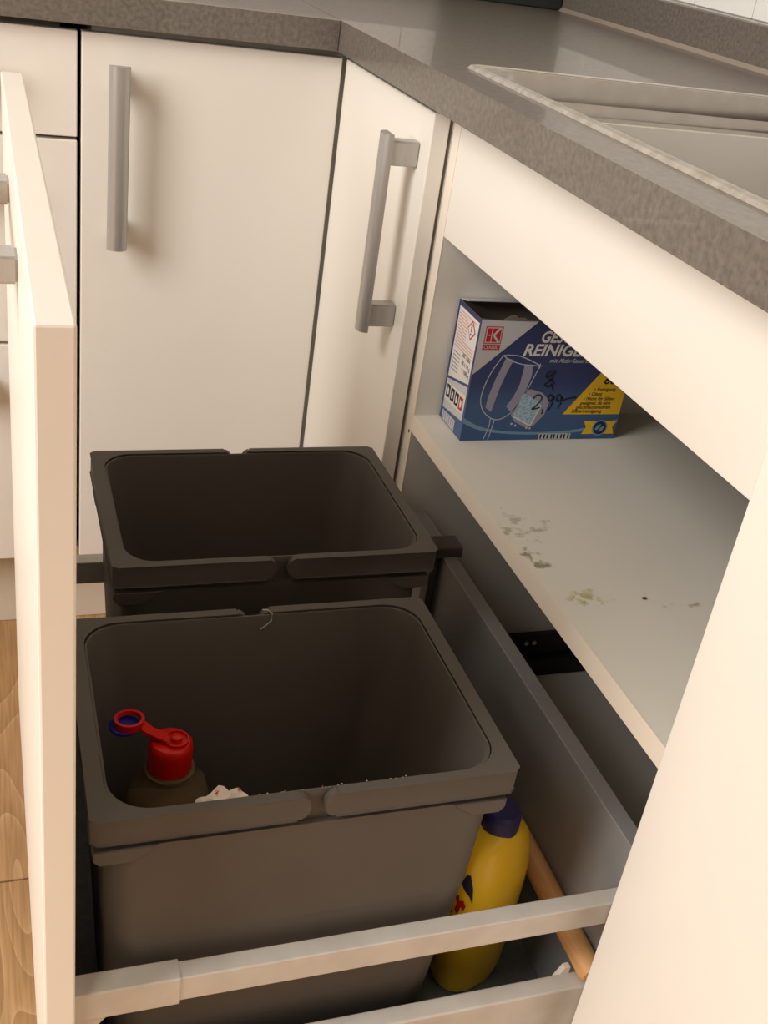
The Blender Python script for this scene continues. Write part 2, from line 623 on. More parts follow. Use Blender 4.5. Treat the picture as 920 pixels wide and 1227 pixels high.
# ------------------------------------------------------------------ drawer cabinet in the far run
dc = thing('drawer_cabinet', 'cream cabinet of three closed drawers left of the corner door', 'cabinet', (-0.54, 1.5, DB))
obj('body', box(-0.739, -0.350, 1.440, 1.93, DB, 0.838), m_body, dc)
for z0, z1 in ((0.7175, DT), (0.4625, 0.7135), (DB, 0.4585)):
    dr = obj('drawer_front', box(-0.738, -0.3350, FY, FY + TH, z0, z1, 0.0012, 2), m_front, dc)
    part_handle(dr, (-0.536, FY, z1 - 0.050), (1, 0, 0), (0, -1, 0))
nb = thing('base_cabinet', 'plain cream cabinet at the left end of the far run', 'cabinet', (-1.1, 1.5, DB))
obj('body', box(-1.34, -0.7425, 1.392, 1.93, DB, 0.838), m_body, nb)
dd = obj('door', box(-1.34, -0.742, FY, FY + TH, DB, DT, 0.0012, 2), m_front, nb)
part_handle(dd, (-0.79, FY, 0.7005), (0, 0, 1), (0, -1, 0))

# ------------------------------------------------------------------ near cabinet on the right
nc = thing('base_cabinet', 'plain cream cabinet front at the lower right edge, nearest the camera', 'cabinet', (0.2, 0.17, DB))
obj('body', box(0.0, 0.54, -0.135, SY0 - 0.002, DB, 0.838), m_body, nc)
obj('door', box(FX, FX + TH, -0.133, 0.4665, DB, DT, 0.0012, 2), m_front, nc)

# ------------------------------------------------------------------ sink cabinet
sc = thing('sink_cabinet', 'open cream sink cabinet with a shelf above the pulled-out bin drawer', 'cabinet', (0.25, 0.76, DB))
IY0, IY1 = SY0 + TH, SY1 - TH
sp_ = obj('side_panel', box(0.0008, 0.54, IY1, SY1, DB - 0.014, 0.8405), m_body, sc)
obj('edge_band', box(0.0, 0.0008, IY1 - 0.0002, SY1, DB - 0.014, 0.8405), m_edge, sp_)
sp_ = obj('side_panel', box(0.0008, 0.54, SY0, IY0, DB - 0.014, 0.8405), m_body, sc)
obj('edge_band', box(0.0, 0.0008, SY0, IY0 + 0.0002, DB - 0.014, 0.8405), m_edge, sp_)
obj('bottom_panel', box(0.0, 0.54, IY0, IY1, DB - 0.014, DB + 0.002), m_body, sc)
obj('back_panel', box(0.528, 0.54, IY0, IY1, DB + 0.002, 0.8405), m_body, sc)
obj('fixed_front', box(0.0, 0.016, IY0 + 0.0004, IY1 - 0.0006, 0.7175, 0.8405, 0.0006, 1), m_front, sc)
ORG_SH = sc
sh = bmesh.new()
box(0.0006, 0.528, IY0, IY1, 0.497, 0.5165, bm=sh)
sho = obj('shelf', sh, m_shelf, sc)
# the shelf's stains are laid out in world coordinates: give the mesh a zero origin
for v in sho.data.vertices:
    v.co += ORG['sink_cabinet']
sho.location = -ORG['sink_cabinet']
obj('edge_band', box(0.0, 0.0008, IY0, IY1, 0.497, 0.5168), m_edge, sc)
ru = obj('drawer_runner', box(0.04, 0.50, IY1 - 0.010, IY1, 0.172, 0.204, 0.001, 1), m_runner, sc, label='dark metal drawer runner')
obj('runner_rail', box(0.04, 0.50, IY1 - 0.020, IY1, 0.1445, 0.170, 0.001, 1), m_runner, ru)
for x in (0.205, 0.216):
    obj('screw', prism([(x + 0.003 * math.cos(a * math.pi / 5), 0.193 + 0.003 * math.sin(a * math.pi / 5)) for a in range(10)], 'y', IY1 - 0.012, IY1 - 0.0095), m_steel, ru)
ru2 = obj('drawer_runner', box(0.04, 0.50, IY0, IY0 + 0.010, 0.172, 0.204, 0.001, 1), m_runner, sc, label='dark metal drawer runner')
obj('dowel_pin', prism([(IY1 + 0.006 + 0.002 * math.cos(a * math.pi / 5), 0.4945 + 0.002 * math.sin(a * math.pi / 5)) for a in range(10)], 'x', -0.0004, 0.001), m_crumb2, sc)

# ------------------------------------------------------------------ pulled-out drawer
XI = -0.404
XB = 0.014
pd = thing('bin_drawer', 'pulled-out bin drawer with a tall cream front and grey metal rails', 'drawer', (-0.2, 0.76, 0.16))
fp = obj('front_panel', box(XI - 0.0185, XI, 0.467, 1.071, DB, DT, 0.0014, 2), m_front, pd, label='tall cream drawer front seen edge-on')
part_handle(fp, (XI - 0.0185, 0.769, 0.788), (0, 1, 0), (-1, 0, 0))
obj('floor_panel', box(XI, XB, 0.489, 1.026, 0.156, 0.172), m_dfloor, pd)
obj('back_panel', box(XB, XB + 0.016, 0.489, 1.026, 0.156, 0.400, 0.001, 2), m_dback, pd)
for y0, y1, ys in ((0.489, 0.5045, 0.4885), (1.0115, 1.027, 1.011)):
    obj('side_wall', box(XI, XB, y0, y1, 0.158, 0.263, 0.0015, 2), m_dmetal, pd)
    obj('side_rail', box(-0.334, XB, y0 + 0.0006, y1 - 0.0006, 0.3365, 0.3595, 0.001, 2), m_dmetal, pd)
    obj('rail_sleeve', box(XI, -0.333, y0 - 0.0008, y1 + 0.0008, 0.3345, 0.3610, 0.0012, 2), m_dmetal, pd)
    obj('rail_bracket', prism([(XI, 0.262), (XI + 0.012, 0.262), (XI + 0.012, 0.318), (XI + 0.026, 0.335), (XI, 0.335)], 'y', y0 + 0.003, y1 - 0.002), m_dmetal, pd)
    ya_, yb_ = (0.5035, 0.5085) if y0 < 0.7 else (1.0075, 1.0125)
    obj('corner_bracket', prism([(XB - 0.036, 0.252), (XB - 0.0222, 0.252), (XB - 0.0222, 0.270), (XB - 0.027, 0.270)], 'y', ya_, yb_), m_edge, pd)
cl = obj('clip', box(XB - 0.010, XB + 0.022, 0.925, 0.952, 0.398, 0.412, 0.002, 2), m_bin, pd, label='dark plastic clip on the drawer back')
obj('clip_leg', box(XB - 0.010, XB - 0.002, 0.930, 0.948, 0.30, 0.400, 0.001, 1), m_bin, cl)


# ------------------------------------------------------------------ waste bins
def waste_bin(label, x0, x1, y0, y1, zr, zb):
    t = thing('waste_bin', label, 'waste bin', ((x0 + x1) / 2, (y0 + y1) / 2, zb), 'bins in the drawer')
    xm = (x0 + x1) / 2

    def lp(ix, iy, r, z):
        return rrect(x0 + ix, x1 - ix, y0 + iy, y1 - iy, r, z, 8)
    loops = [lp(0.024, 0.020, 0.030, zb), lp(0.021, 0.017, 0.032, zb + 0.004),
             lp(0.0115, 0.0055, 0.022, zr - 0.120), lp(0.0110, 0.0050, 0.022, zr - 0.1195), lp(0.0090, 0.0030, 0.020, zr - 0.0272), lp(0.0110, 0.0075, 0.020, zr - 0.0268), lp(0.0110, 0.0075, 0.020, zr - 0.0190),
             lp(0.0104, 0.0068, 0.028, zr - 0.008), lp(0.0104, 0.0068, 0.028, zr - 0.0018), lp(0.0108, 0.0072, 0.028, zr - 0.0012),
             lp(0.0122, 0.0086, 0.028, zr - 0.0012), lp(0.0128, 0.0092, 0.028, zr - 0.003),
             lp(0.0175, 0.013, 0.030, zr - 0.098), lp(0.0186, 0.0141, 0.030, zr - 0.100), lp(0.0206, 0.0161, 0.032, zr - 0.128), lp(0.0216, 0.0171, 0.032, zr - 0.130),
             lp(0.030, 0.026, 0.034, zb + 0.010), lp(0.036, 0.032, 0.034, zb + 0.005)]
    obj('body', loft(loops), m_bin, t, smooth=True)
    # two swing handles: each half of the rim, meeting at the front and rear centre
    zl, zh = zr - 0.0202, zr + 0.0004
    for s in (-1, 1):
        xe = xm + s * 0.0048
        xo = x0 if s < 0 else x1
        ins = 0.0094
        xi = xo - s * ins
        ch = 0.0045
        outer = [(xe, y0), (xo - s * ch, y0), (xo, y0 + ch * 0.8), (xo, y1 - ch * 0.8), (xo - s * ch, y1), (xe, y1)]
        inner = [(xe, y1 - 0.0060)]
        r = 0.028
        iy0, iy1 = y0 + 0.0060, y1 - 0.0060
        for k in range(9):
            a = math.radians(90 * k / 8)
            inner.append((xi - s * r + s * r * math.sin(a), iy1 - r + r * math.cos(a)))
        for k in range(9):
            a = math.radians(90 * k / 8)
            inner.append((xi - s * r + s * r * math.cos(a), iy0 + r - r * math.sin(a)))
        inner.append((xe, iy0))
        bm = prism(outer + inner, 'z', zl, zh)
        ends, rest = [], []
        for e in bm.edges:
            p, q = e.verts[0].co, e.verts[1].co
            if abs(p.x - xe) < 1e-6 and abs(q.x - xe) < 1e-6 and abs(p.z - q.z) < 1e-6:
                ends.append(e)
        bmesh.ops.bevel(bm, geom=ends, offset=0.0095, segments=6, affect='EDGES', profile=0.5)
        out = [e for e in bm.edges if e.is_manifold and len(e.link_faces) == 2 and e.calc_face_angle(0) > 0.9
               and abs(e.verts[0].co.z - e.verts[1].co.z) < 1e-6]
        bmesh.ops.bevel(bm, geom=out, offset=0.0010, segments=2, affect='EDGES', profile=0.5)
        obj('handle', bm, m_bin, t, smooth=True, label='half of the swing-up rim handle')
    # corner tabs below the handles
    for sx in (-1, 1):
        for sy in (-1, 1):
            xo = (x0 + 0.0015) if sx < 0 else (x1 - 0.004)
            yo = y0 + 0.0012 if sy < 0 else y1 - 0.0012
            ln = 0.036
            pts = [(xo, zr - 0.0268), (xo, zr - 0.035), (xo - sx * 0.004, zr - 0.0395), (xo - sx * (ln - 0.012), zr - 0.0395), (xo - sx * (ln - 0.004), zr - 0.034), (xo - sx * ln, zr - 0.0300), (xo - sx * (ln + 0.006), zr - 0.0268)]
            obj('corner_tab', prism(pts, 'y', yo, yo - sy * 0.0085, 0.0008, 1), m_bin, t, smooth=True)
            ys_ = yo - sy * 0.008
            obj('corner_tab', box(min(xo, xo - sx * 0.010), max(xo, xo - sx * 0.010), min(ys_, ys_ - sy * 0.03), max(ys_, ys_ - sy * 0.03), zr - 0.0395, zr - 0.0268, 0.001, 1), m_bin, t, smooth=True)
    return t


ZR, ZBN = 0.497, 0.1722
waste_bin('dark grey waste bin nearest the camera, with a bottle inside', -0.392, -0.102, 0.5055, 0.719, ZR, ZBN)
waste_bin('dark grey empty waste bin at the far end of the drawer', -0.350, -0.059, 0.789, 1.0005, ZR, ZBN)

# ------------------------------------------------------------------ things in the near bin
BX, BY = -0.320, 0.647
sb = thing('squeeze_bottle', 'clear brownish bottle with an open red flip cap in the near bin', 'bottle', (BX, BY, 0.178))
body = [(0.0, 0.1785), (0.028, 0.1785), (0.032, 0.183), (0.0335, 0.20), (0.0335, 0.36), (0.0325, 0.375), (0.0285, 0.388), (0.0185, 0.396), (0.0165, 0.400), (0.0165, 0.412), (0.0, 0.412)]
obj('flask', lathe(body[1:-1], BX, BY, 36, 1.0, 0.92, 0.3), m_brownpet, sb, smooth=True, label='clear brownish plastic flask')
obj('liquid', lathe([(0.026, 0.181), (0.0315, 0.2), (0.0315, 0.352), (0.030, 0.356)], BX, BY, 32, 1.0, 0.92, 0.3), m_syrup, sb, smooth=True, label='brown liquid')
obj('neck_ring', lathe([(0.0165, 0.4015), (0.0195, 0.402), (0.0195, 0.404), (0.0165, 0.4045)], BX, BY), m_brownpet, sb, smooth=True)
cp = obj('cap', lathe([(0.0158, 0.405), (0.0170, 0.4055), (0.0170, 0.424), (0.0164, 0.4285), (0.0145, 0.4305), (0.006, 0.4308)], BX, BY, 40), m_red, sb, smooth=True, label='red flip cap')
obj('cap_recess', lathe([(0.0085, 0.4306), (0.0095, 0.4306), (0.0095, 0.4332), (0.0085, 0.4332), (0.0082, 0.4312)], BX + 0.004, BY - 0.001, 28), m_red, cp, smooth=True)
obj('spout', lathe([(0.0045, 0.4306), (0.0045, 0.435), (0.003, 0.436)], BX + 0.004, BY - 0.001, 20), m_red, cp, smooth=True)
# strap and opened lid ring, folded out to the left
L0 = Vector((BX - 0.030, BY + 0.014, 0.4405))
obj('lid_strap', loft([[Vector(p) for p in q] for q in (
    [(BX - 0.002, BY - 0.006, 0.4310), (BX - 0.002, BY + 0.006, 0.4310), (BX - 0.002, BY + 0.006, 0.4335), (BX - 0.002, BY - 0.006, 0.4335)],
    [(BX - 0.013, BY - 0.001, 0.4345), (BX - 0.012, BY + 0.009, 0.4345), (BX - 0.012, BY + 0.009, 0.4370), (BX - 0.013, BY - 0.001, 0.4370)],
    [(BX - 0.022, BY + 0.003, 0.4380), (BX - 0.020, BY + 0.016, 0.4380), (BX - 0.020, BY + 0.016, 0.4410), (BX - 0.022, BY + 0.003, 0.4410)])]), m_red, cp)
bm = bmesh.new()
seg = 28
loopsR = []
for rr, zz in ((0.0105, -0.002), (0.0105, 0.004), (0.0082, 0.004), (0.0082, 0.0), (0.0105, -0.002)):
    loopsR.append([(L0.x + rr * 1.1 * math.cos(2 * math.pi * i / seg), L0.y + rr * math.sin(2 * math.pi * i / seg), L0.z + zz) for i in range(seg)])
bm = loft(loopsR, False, False)
bmesh.ops.remove_doubles(bm, verts=bm.verts[:], dist=1e-6)
lr = obj('lid_ring', bm, m_red, cp, smooth=True)
obj('lid_seal', loft([[(L0.x - 0.0035 + rr * math.cos(2 * math.pi * i / seg), L0.y + 0.001 + rr * math.sin(2 * math.pi * i / seg), L0.z + zz) for i in range(seg)]
                      for rr, zz in ((0.010, -0.0055), (0.0115, -0.005), (0.0115, -0.003), (0.010, -0.0022))]), m_blue, cp, smooth=True, label='blue lid seal')

# crumpled wrapper
wc = Vector((-0.290, 0.570, 0.420))
bm = bmesh.new()
bmesh.ops.create_icosphere(bm, subdivisions=4, radius=1.0)
from mathutils import noise as mnoise
for v in bm.verts:
    n = v.co.normalized()
    k = 1.0 + 0.35 * mnoise.noise(n * 1.7 + Vector((3, 1, 2))) + 0.22 * mnoise.noise(n * 4.1) - 0.18 * abs(mnoise.noise(n * 6.5))
    v.co = wc + Vector((n.x * 0.026 * k, n.y * 0.022 * k, n.z * 0.018 * k))
wp = obj('crumpled_wrapper', bm, m_paper, origin=(wc.x, wc.y, wc.z - 0.018))
tag(wp, 'crumpled white and red wrapper beside the bottle in the near bin', 'wrapper')

# threads on the bin rims
th = obj('thread', tube([(-0.240, 0.7145, 0.4985), (-0.2355, 0.7125, 0.4990), (-0.2325, 0.7105, 0.497), (-0.233, 0.7090, 0.491), (-0.238, 0.7085, 0.4865), (-0.242, 0.7080, 0.484)], 0.0005, 6), m_thread, origin=(-0.237, 0.712, 0.498))
tag(th, 'short pale thread hanging over the rear rim of the near bin', 'thread')

bm = bmesh.new()
for k in range(30):
    px = -0.247 + random.gauss(0, 0.042)
    px = min(max(px, -0.345), -0.15)
    q = 0.0002 + 0.0004 * random.random()
    py, pz = 0.5055 + 0.0078 + random.uniform(0, 0.0014), ZR - 0.0012
    box(px, px + q * 1.8, py, py + q, pz, pz + q * 0.8, bm=bm)
du = obj('dust', bm, m_thread, origin=(-0.247, 0.514, ZR - 0.0012))
tag(du, 'white dust flecks along the front inner lip of the near bin', 'dust')
du['kind'] = 'stuff'

# ------------------------------------------------------------------ yellow bottle in the drawer
YX, YY = -0.054, 0.588
yb = thing('cleaner_bottle', 'yellow cleaner bottle with a dark blue cap beside the near bin', 'bottle', (YX, YY, 0.1722))


def ov(cx, cy, rx, ry, z, rot=0.35, n=36):
    ca, sa = math.cos(rot), math.sin(rot)
    out = []
    for i in range(n):
        a = 2 * math.pi * i / n
        c, s = math.cos(a), math.sin(a)
        x = rx * (abs(c) ** 0.85) * (1 if c >= 0 else -1)
        y = ry * (abs(s) ** 0.85) * (1 if s >= 0 else -1)
        out.append((cx + x * ca - y * sa, cy + x * sa + y * ca, z))
    return out


prof = [(0.022, 0.016, 0.1724, 0.0), (0.030, 0.021, 0.176, 0.0), (0.0345, 0.0235, 0.190, 0.0), (0.0365, 0.0245, 0.225, 0.0), (0.0365, 0.0245, 0.265, 0.001), (0.0370, 0.0245, 0.300, 0.001),
        (0.0370, 0.0240, 0.325, 0.001), (0.0350, 0.0225, 0.345, 0.0), (0.0310, 0.0205, 0.359, 0.0), (0.0250, 0.0180, 0.368, 0.0), (0.0160, 0.0155, 0.374, 0.0), (0.0130, 0.0130, 0.377, 0.0)]
ZK = 0.91
prof = [(a * 1.02, c * 1.02, 0.1722 + (z - 0.1722) * ZK, d) for a, c, z, d in prof]
fk = obj('flask', loft([ov(YX + d, YY, rx, ry, z) for rx, ry, z, d in prof]), m_yellow, yb, smooth=True, label='yellow plastic flask')
cp2 = obj('cap', lathe([(r_ * 1.03, z_ - 0.017) for r_, z_ in ((0.0150, 0.362), (0.0162, 0.363), (0.0158, 0.382), (0.0162, 0.3835), (0.0156, 0.385), (0.0150, 0.388), (0.0135, 0.390))], YX, YY, 32), m_bcap, yb, smooth=True, label='dark blue screw cap')
for i in range(24):
    a = 2 * math.pi * i / 24
    p = Vector((YX + 0.0163 * math.cos(a), YY + 0.0163 * math.sin(a), 0.348))
    obj('grip_rib', tube([p, p + Vector((-0.0004 * math.cos(a), -0.0004 * math.sin(a), 0.016))], 0.0005, 5), m_bcap, cp2)


# label print wrapped on the flask's front-left side
def flask_patch(pts, m, name, off=0.0004):
    """pts: (angle in degrees, z) outline -> patch lying on the flask surface"""
    def surf(adeg, z):
        rx = ry = dd_ = None
        for (a0, b0, z0, d0), (a1, b1, z1, d1) in zip(prof, prof[1:]):
            if z0 <= z <= z1:
                t = (z - z0) / (z1 - z0)
                rx, ry, dd_ = a0 + (a1 - a0) * t, b0 + (b1 - b0) * t, d0 + (d1 - d0) * t
                break
        a = math.radians(adeg)
        c, s = math.cos(a), math.sin(a)
        x = (rx + off) * (abs(c) ** 0.85) * (1 if c >= 0 else -1)
        y = (ry + off) * (abs(s) ** 0.85) * (1 if s >= 0 else -1)
        ca, sa = math.cos(0.35), math.sin(0.35)
        return (YX + dd_ + x * ca - y * sa, YY + x * sa + y * ca, z)
    bm = bmesh.new()
    f = bm.faces.new([bm.verts.new((p[0], p[1], 0)) for p in pts])
    bmesh.ops.triangulate(bm, faces=[f])
    bmesh.ops.subdivide_edges(bm, edges=bm.edges[:], cuts=4, use_grid_fill=True)
    for v in bm.verts:
        v.co = surf(v.co.x, 0.1722 + (v.co.y - 0.1722) * ZK)
    return obj(name, bm, m, fk)


flask_patch([(187, 0.325), (196, 0.337), (203, 0.338), (212, 0.324), (217, 0.304), (209, 0.313), (198, 0.318)], m_navy, 'label_print')
flask_patch([(183, 0.305), (189, 0.310), (193, 0.303), (200, 0.306), (206, 0.300), (203, 0.293), (197, 0.297), (194, 0.286), (186, 0.290), (189, 0.298)], m_pred, 'label_print', 0.0006)
flask_patch([(176, 0.292), (183, 0.292), (183, 0.282), (176, 0.282)], m_pred, 'label_print', 0.0006)

# ------------------------------------------------------------------ wooden stick across the drawer's corner
st = obj('wooden_stick', tube([(0.003, 0.4885, 0.2752), (0.003, 0.492, 0.2755), (0.003, 0.56, 0.278), (0.003, 0.63, 0.281), (0.0025, 0.662, 0.283), (0.0025, 0.665, 0.283)], [0.008, 0.0105, 0.0108, 0.0105, 0.010, 0.008], 20), m_wood,
         origin=(0.003, 0.57, 0.265), smooth=True)
tag(st, 'round wooden stick lying along the drawer back beside the yellow bottle', 'stick')

# crumbs
for i, (x, y, z, s, m, lab) in enumerate(((-0.030, 0.556, 0.1722, 0.0022, m_crumb, 'pale crumb on the drawer floor right of the yellow bottle'),
                                          (0.084, 0.668, 0.5166, 0.0016, m_crumb2, 'small brown crumb on the shelf beside the stains'))):
    bm = bmesh.new()
    bmesh.ops.create_icosphere(bm, subdivisions=2, radius=1.0)
    for v in bm.verts:
        k = 1 + 0.35 * mnoise.noise(v.co * 2.0 + Vector((i, 2, 5)))
        v.co = Vector((x + v.co.x * s * 1.5 * k, y + v.co.y * s * k, z + (v.co.z + 0.9) * s * 0.6 * k))
    tag(obj('crumb', bm, m, origin=(x, y, z), smooth=True), lab, 'crumb')

# ------------------------------------------------------------------ detergent carton on the shelf
GX, GY, GZ = 0.030, 0.973, 0.5168
GW, GD, GH = 0.187, 0.0625, 0.136
bx_ = thing('detergent_carton', 'blue and white dishwasher detergent carton with a yellow corner on the shelf', 'box', (GX, GY, GZ))
t_ = 0.0007
# open-topped carton: outer skin and inner skin
o0 = [(GX, GY), (GX + GW, GY), (GX + GW, GY + GD), (GX, GY + GD)]
i0 = [(GX + t_, GY + t_), (GX + GW - t_, GY + t_), (GX + GW - t_, GY + GD - t_), (GX + t_, GY + GD - t_)]
# slightly ragged torn top edge along the front
obj('carton', loft([[(x, y, z) for x, y in o0] for z in (GZ, GZ + GH)], True, False), m_pblue, bx_)
obj('carton_inside', loft([[(x, y, GZ + GH) for x, y in o0], [(x, y, GZ + GH) for x, y in i0], [(x, y, GZ + 0.002) for x, y in i0]], False, True), m_card_in, bx_)
obj('flap', prism([(GY + GD - 0.001, GZ + GH), (GY + GD - 0.017, GZ + GH + 0.0035), (GY + GD - 0.017, GZ + GH + 0.0042), (GY + GD, GZ + GH + 0.0008)], 'x', GX + 0.002, GX + 0.070), m_pwhite2, bx_, label='torn pale rear flap')
bm = bmesh.new()
rag = [(0.0, 0.0), (0.0, 0.0022), (0.010, 0.0006), (0.024, 0.0008), (0.030, 0.0045), (0.036, 0.0065), (0.041, 0.0030), (0.047, 0.0035), (0.052, 0.0008), (0.075, 0.0012), (0.1, 0.0006), (0.1, 0.0)]
obj('torn_edge', prism([(GX + a, GZ + GH + z - 0.0002) for a, z in rag], 'y', GY, GY + t_), m_card_in, bx_)
obj('flap', prism([(GX + 0.0005, GZ + GH - 0.0002), (GX + 0.0155, GZ + GH - 0.012), (GX + 0.0155, GZ + GH - 0.0127), (GX + 0.0005, GZ + GH - 0.001)], 'y', GY + 0.002, GY + GD - 0.002), m_navy, bx_)


def fpt(p, layer):
    return (GX + p[0] / 1000.0, GY - 0.00012 * layer, GZ + p[1] / 1000.0)


def spt(p, layer):            # left side: p[0] runs from the front edge to the back
    return (GX - 0.00012 * layer, GY + p[0] / 1000.0, GZ + p[1] / 1000.0)


def poly(name, pts, layer, m, side=False, parent=None, label=None):
    bm = bmesh.new()
    bm.faces.new([bm.verts.new((spt if side else fpt)(p, layer)) for p in pts])
    return obj(name, bm, m, parent or bx_, label=label)


def smooth_line(pts, n=6):
    P = [Vector((p[0], p[1], 0)) for p in pts]
    out = []
    for i in range(len(P) - 1):
        p0, p1, p2, p3 = P[max(i - 1, 0)], P[i], P[i + 1], P[min(i + 2, len(P) - 1)]
        for k in range(n):
            t = k / n
            out.append(0.5 * ((2 * p1) + (p2 - p0) * t + (2 * p0 - 5 * p1 + 4 * p2 - p3) * t * t + (3 * p1 - p0 - 3 * p2 + p3) * t ** 3))
    out.append(P[-1])
    return out


def ribbon(name, strokes, width, layer, m, side=False, n=6, parent=None):
    bm = bmesh.new()
    f = spt if side else fpt
    for st_ in strokes:
        L = smooth_line(st_, n)
        prev = None
        for i, p in enumerate(L):
            t = (L[min(i + 1, len(L) - 1)] - L[max(i - 1, 0)])
            if t.length < 1e-9:
                continue
            t.normalize()
            nn = Vector((-t.y, t.x, 0)) * (width / 2)
            a, c = bm.verts.new(f(p + nn, layer)), bm.verts.new(f(p - nn, layer))
            if prev:
                bm.faces.new((prev[0], a, c, prev[1]))
            prev = (a, c)
    return obj(name, bm, m, parent or bx_)


def lettering(s, pos, height, layer, m, width=None, shear=0.0, bold=0.0, side=False, parent=None, angle=0.0):
    cu = bpy.data.curves.new('lettering', 'FONT')
    cu.body = s
    cu.size = 1.0
    cu.shear = shear
    cu.offset = bold
    cu.resolution_u = 3
    tmp = bpy.data.objects.new('lettering_tmp', cu)
    COL.objects.link(tmp)
    bpy.context.view_layer.update()
    me = bpy.data.meshes.new_from_object(tmp.evaluated_get(bpy.context.evaluated_depsgraph_get()))
    bpy.data.objects.remove(tmp)
    bm = bmesh.new()
    bm.from_mesh(me)
    bpy.data.meshes.remove(me)
    xs = [v.co.x for v in bm.verts]
    x0, x1 = min(xs), max(xs)
    k = height / 0.70
    kx = k if width is None else width / (x1 - x0)
    ca, sa = math.cos(angle), math.sin(angle)
    for v in bm.verts:
        a, c = (v.co.x - x0) * kx, v.co.y * k
        a, c = a * ca - c * sa, a * sa + c * ca
        if side:
            v.co = spt((pos[0] - a, pos[1] + c), layer)
        else:
            v.co = fpt((pos[0] + a, pos[1] + c), layer)
    return obj('lettering', bm, m, parent or bx_)


def disc(cx, cy, r, n=28, sq=1.0):
    return [(cx + r * math.cos(2 * math.pi * i / n), cy + r * sq * math.sin(2 * math.pi * i / n)) for i in range(n)]


# front
poly('printed_panel', [(0, 136), (64, 135.5), (0, 76)], 1, m_pwhite2, label='grey-white printed corner')
poly('logo', [(6, 129.5), (25.5, 129.5), (25.5, 110.8), (6, 110.8)], 2, m_pred, label='red square logo with a white K')
poly('logo_frame', [(7.0, 128.5), (24.5, 128.5), (24.5, 111.8), (7.0, 111.8)], 3, m_pwhite2)
poly('logo_field', [(8.0, 127.5), (23.5, 127.5), (23.5, 112.8), (8.0, 112.8)], 4, m_pred)
for q in ([(13.0, 127.5), (14.0, 127.5), (14.0, 112.8), (13.0, 112.8)],
          [(8.0, 120.7), (14.0, 120.7), (14.0, 119.6), (8.0, 119.6)],
          [(14.0, 119.8), (20.6, 127.5), (23.5, 127.5), (17.2, 120.1), (23.5, 112.8), (20.6, 112.8), (14.0, 120.4)]):
    poly('logo_letter', q, 5, m_pwhite2)
poly('logo_band', [(5.6, 109.8), (25.3, 109.8), (25.3, 104.0), (5.6, 104.0)], 2, m_pred)
lettering('CLASSIC', (7.2, 105.2), 3.6, 3, m_pwhite2, 16.5, 0, 0.012)
lettering('GESCHIRR-', (71.5, 113.3), 12.2, 2, m_pwhite, 74, 0.22, 0.028)
lettering('REINIGER', (53.5, 98.4), 12.6, 2, m_pwhite, 79, 0.22, 0.028)
lettering('mit Aktiv-Sauerstoff', (86.5, 90.8), 4.6, 2, m_pwhite2, 55, 0.15, 0.01)
# pale wave across the foot
wave_t = [(p.x, p.y) for p in smooth_line([(0, 27), (22, 16), (60, 10), (110, 9.5), (150, 14), (187, 24)], 5)]
wave_b = [(p.x, p.y) for p in smooth_line([(187, 19), (150, 10), (110, 6.5), (60, 7), (22, 12), (0, 21)], 5)]
poly('printed_wave', wave_t + wave_b, 1, m_pcyan)
# wine glass picture
poly('printed_stripe', [(35.1, 95.5), (44.3, 93.3), (39, 78), (34.5, 60), (30.0, 33.7), (22.6, 38.8), (23.5, 52), (28, 72)], 1, m_pstripe)
poly('printed_stripe', [(58.2, 88.3), (68.6, 87.1), (69.0, 75), (66.0, 60), (60, 45), (53.0, 33.5), (46.5, 39.9), (53, 52), (57.2, 66)], 1, m_pstripe)
ribbon('printed_glass', [[(31.3, 98.2), (20.2, 76.2), (15.1, 51.4), (19.8, 36.3), (30, 27), (39.4, 24.6), (48, 28), (56, 36), (66.1, 56.4), (73.3, 78), (75.9, 86.9)],
                         [(31.3, 98.2), (40, 98.6), (52.0, 97.2), (66, 92), (75.9, 86.9), (66, 87.6), (53.9, 88.7), (40, 93), (31.3, 98.2)],
                         [(31, 26), (31, 18), (29.5, 10), (27.3, 1)], [(36, 24.6), (35, 17), (34, 9), (32.4, 1)]], 1.0, 2, m_pglass)
ribbon('printed_sparkle', [[(73.5, 86.9), (78.5, 86.9)], [(76, 84), (76, 89.5)]], 0.8, 3, m_pwhite, n=1)
# tablet with foam
poly('printed_foam', [(60, 58), (72, 60), (86, 56), (97, 46), (94, 30), (84, 17), (74, 15), (60, 22), (54, 30), (56, 44)], 2, m_pstripe)
poly('printed_tablet', [(62.8, 54), (66, 55), (86, 44), (88, 41), (81, 19), (78, 17), (58, 26.5), (56.7, 29)], 3, m_ptab)
ribbon('printed_tablet_edge', [[(56.7, 28.6), (68, 23), (78, 17.8), (80.5, 19)], [(80.5, 19), (84, 30), (87.7, 41)]], 1.6, 4, m_pwhite)
for q in ((57, 19.5), (62, 17.5), (76, 14.5), (80, 14)):
    poly('printed_bubble', disc(q[0], q[1], 1.3, 14), 3, m_pglass)
# handwriting
ribbon('handwriting', [[(76.5, 49), (79, 53), (84, 53.5), (86.5, 49), (82, 41), (77.5, 37), (82, 37.5), (87, 39)],
                       [(90, 37), (91, 34), (90, 31)],
                       [(100, 50), (97, 54), (94, 51), (96, 46), (100, 49), (101.5, 51), (100, 42), (97.5, 35)],
                       [(110, 49), (108, 54), (104.5, 52), (106, 46), (110, 48), (111.5, 51), (110.5, 43), (108.5, 37)],
                       [(95, 80), (91, 76), (86, 74), (88, 80), (96, 81), (92, 70), (86.5, 66), (91, 63), (97, 68), (90, 72)], [(94, 66), (98, 59)],
                       [(113, 47), (118, 49), (128, 51)]], 1.5, 5, m_pblk)
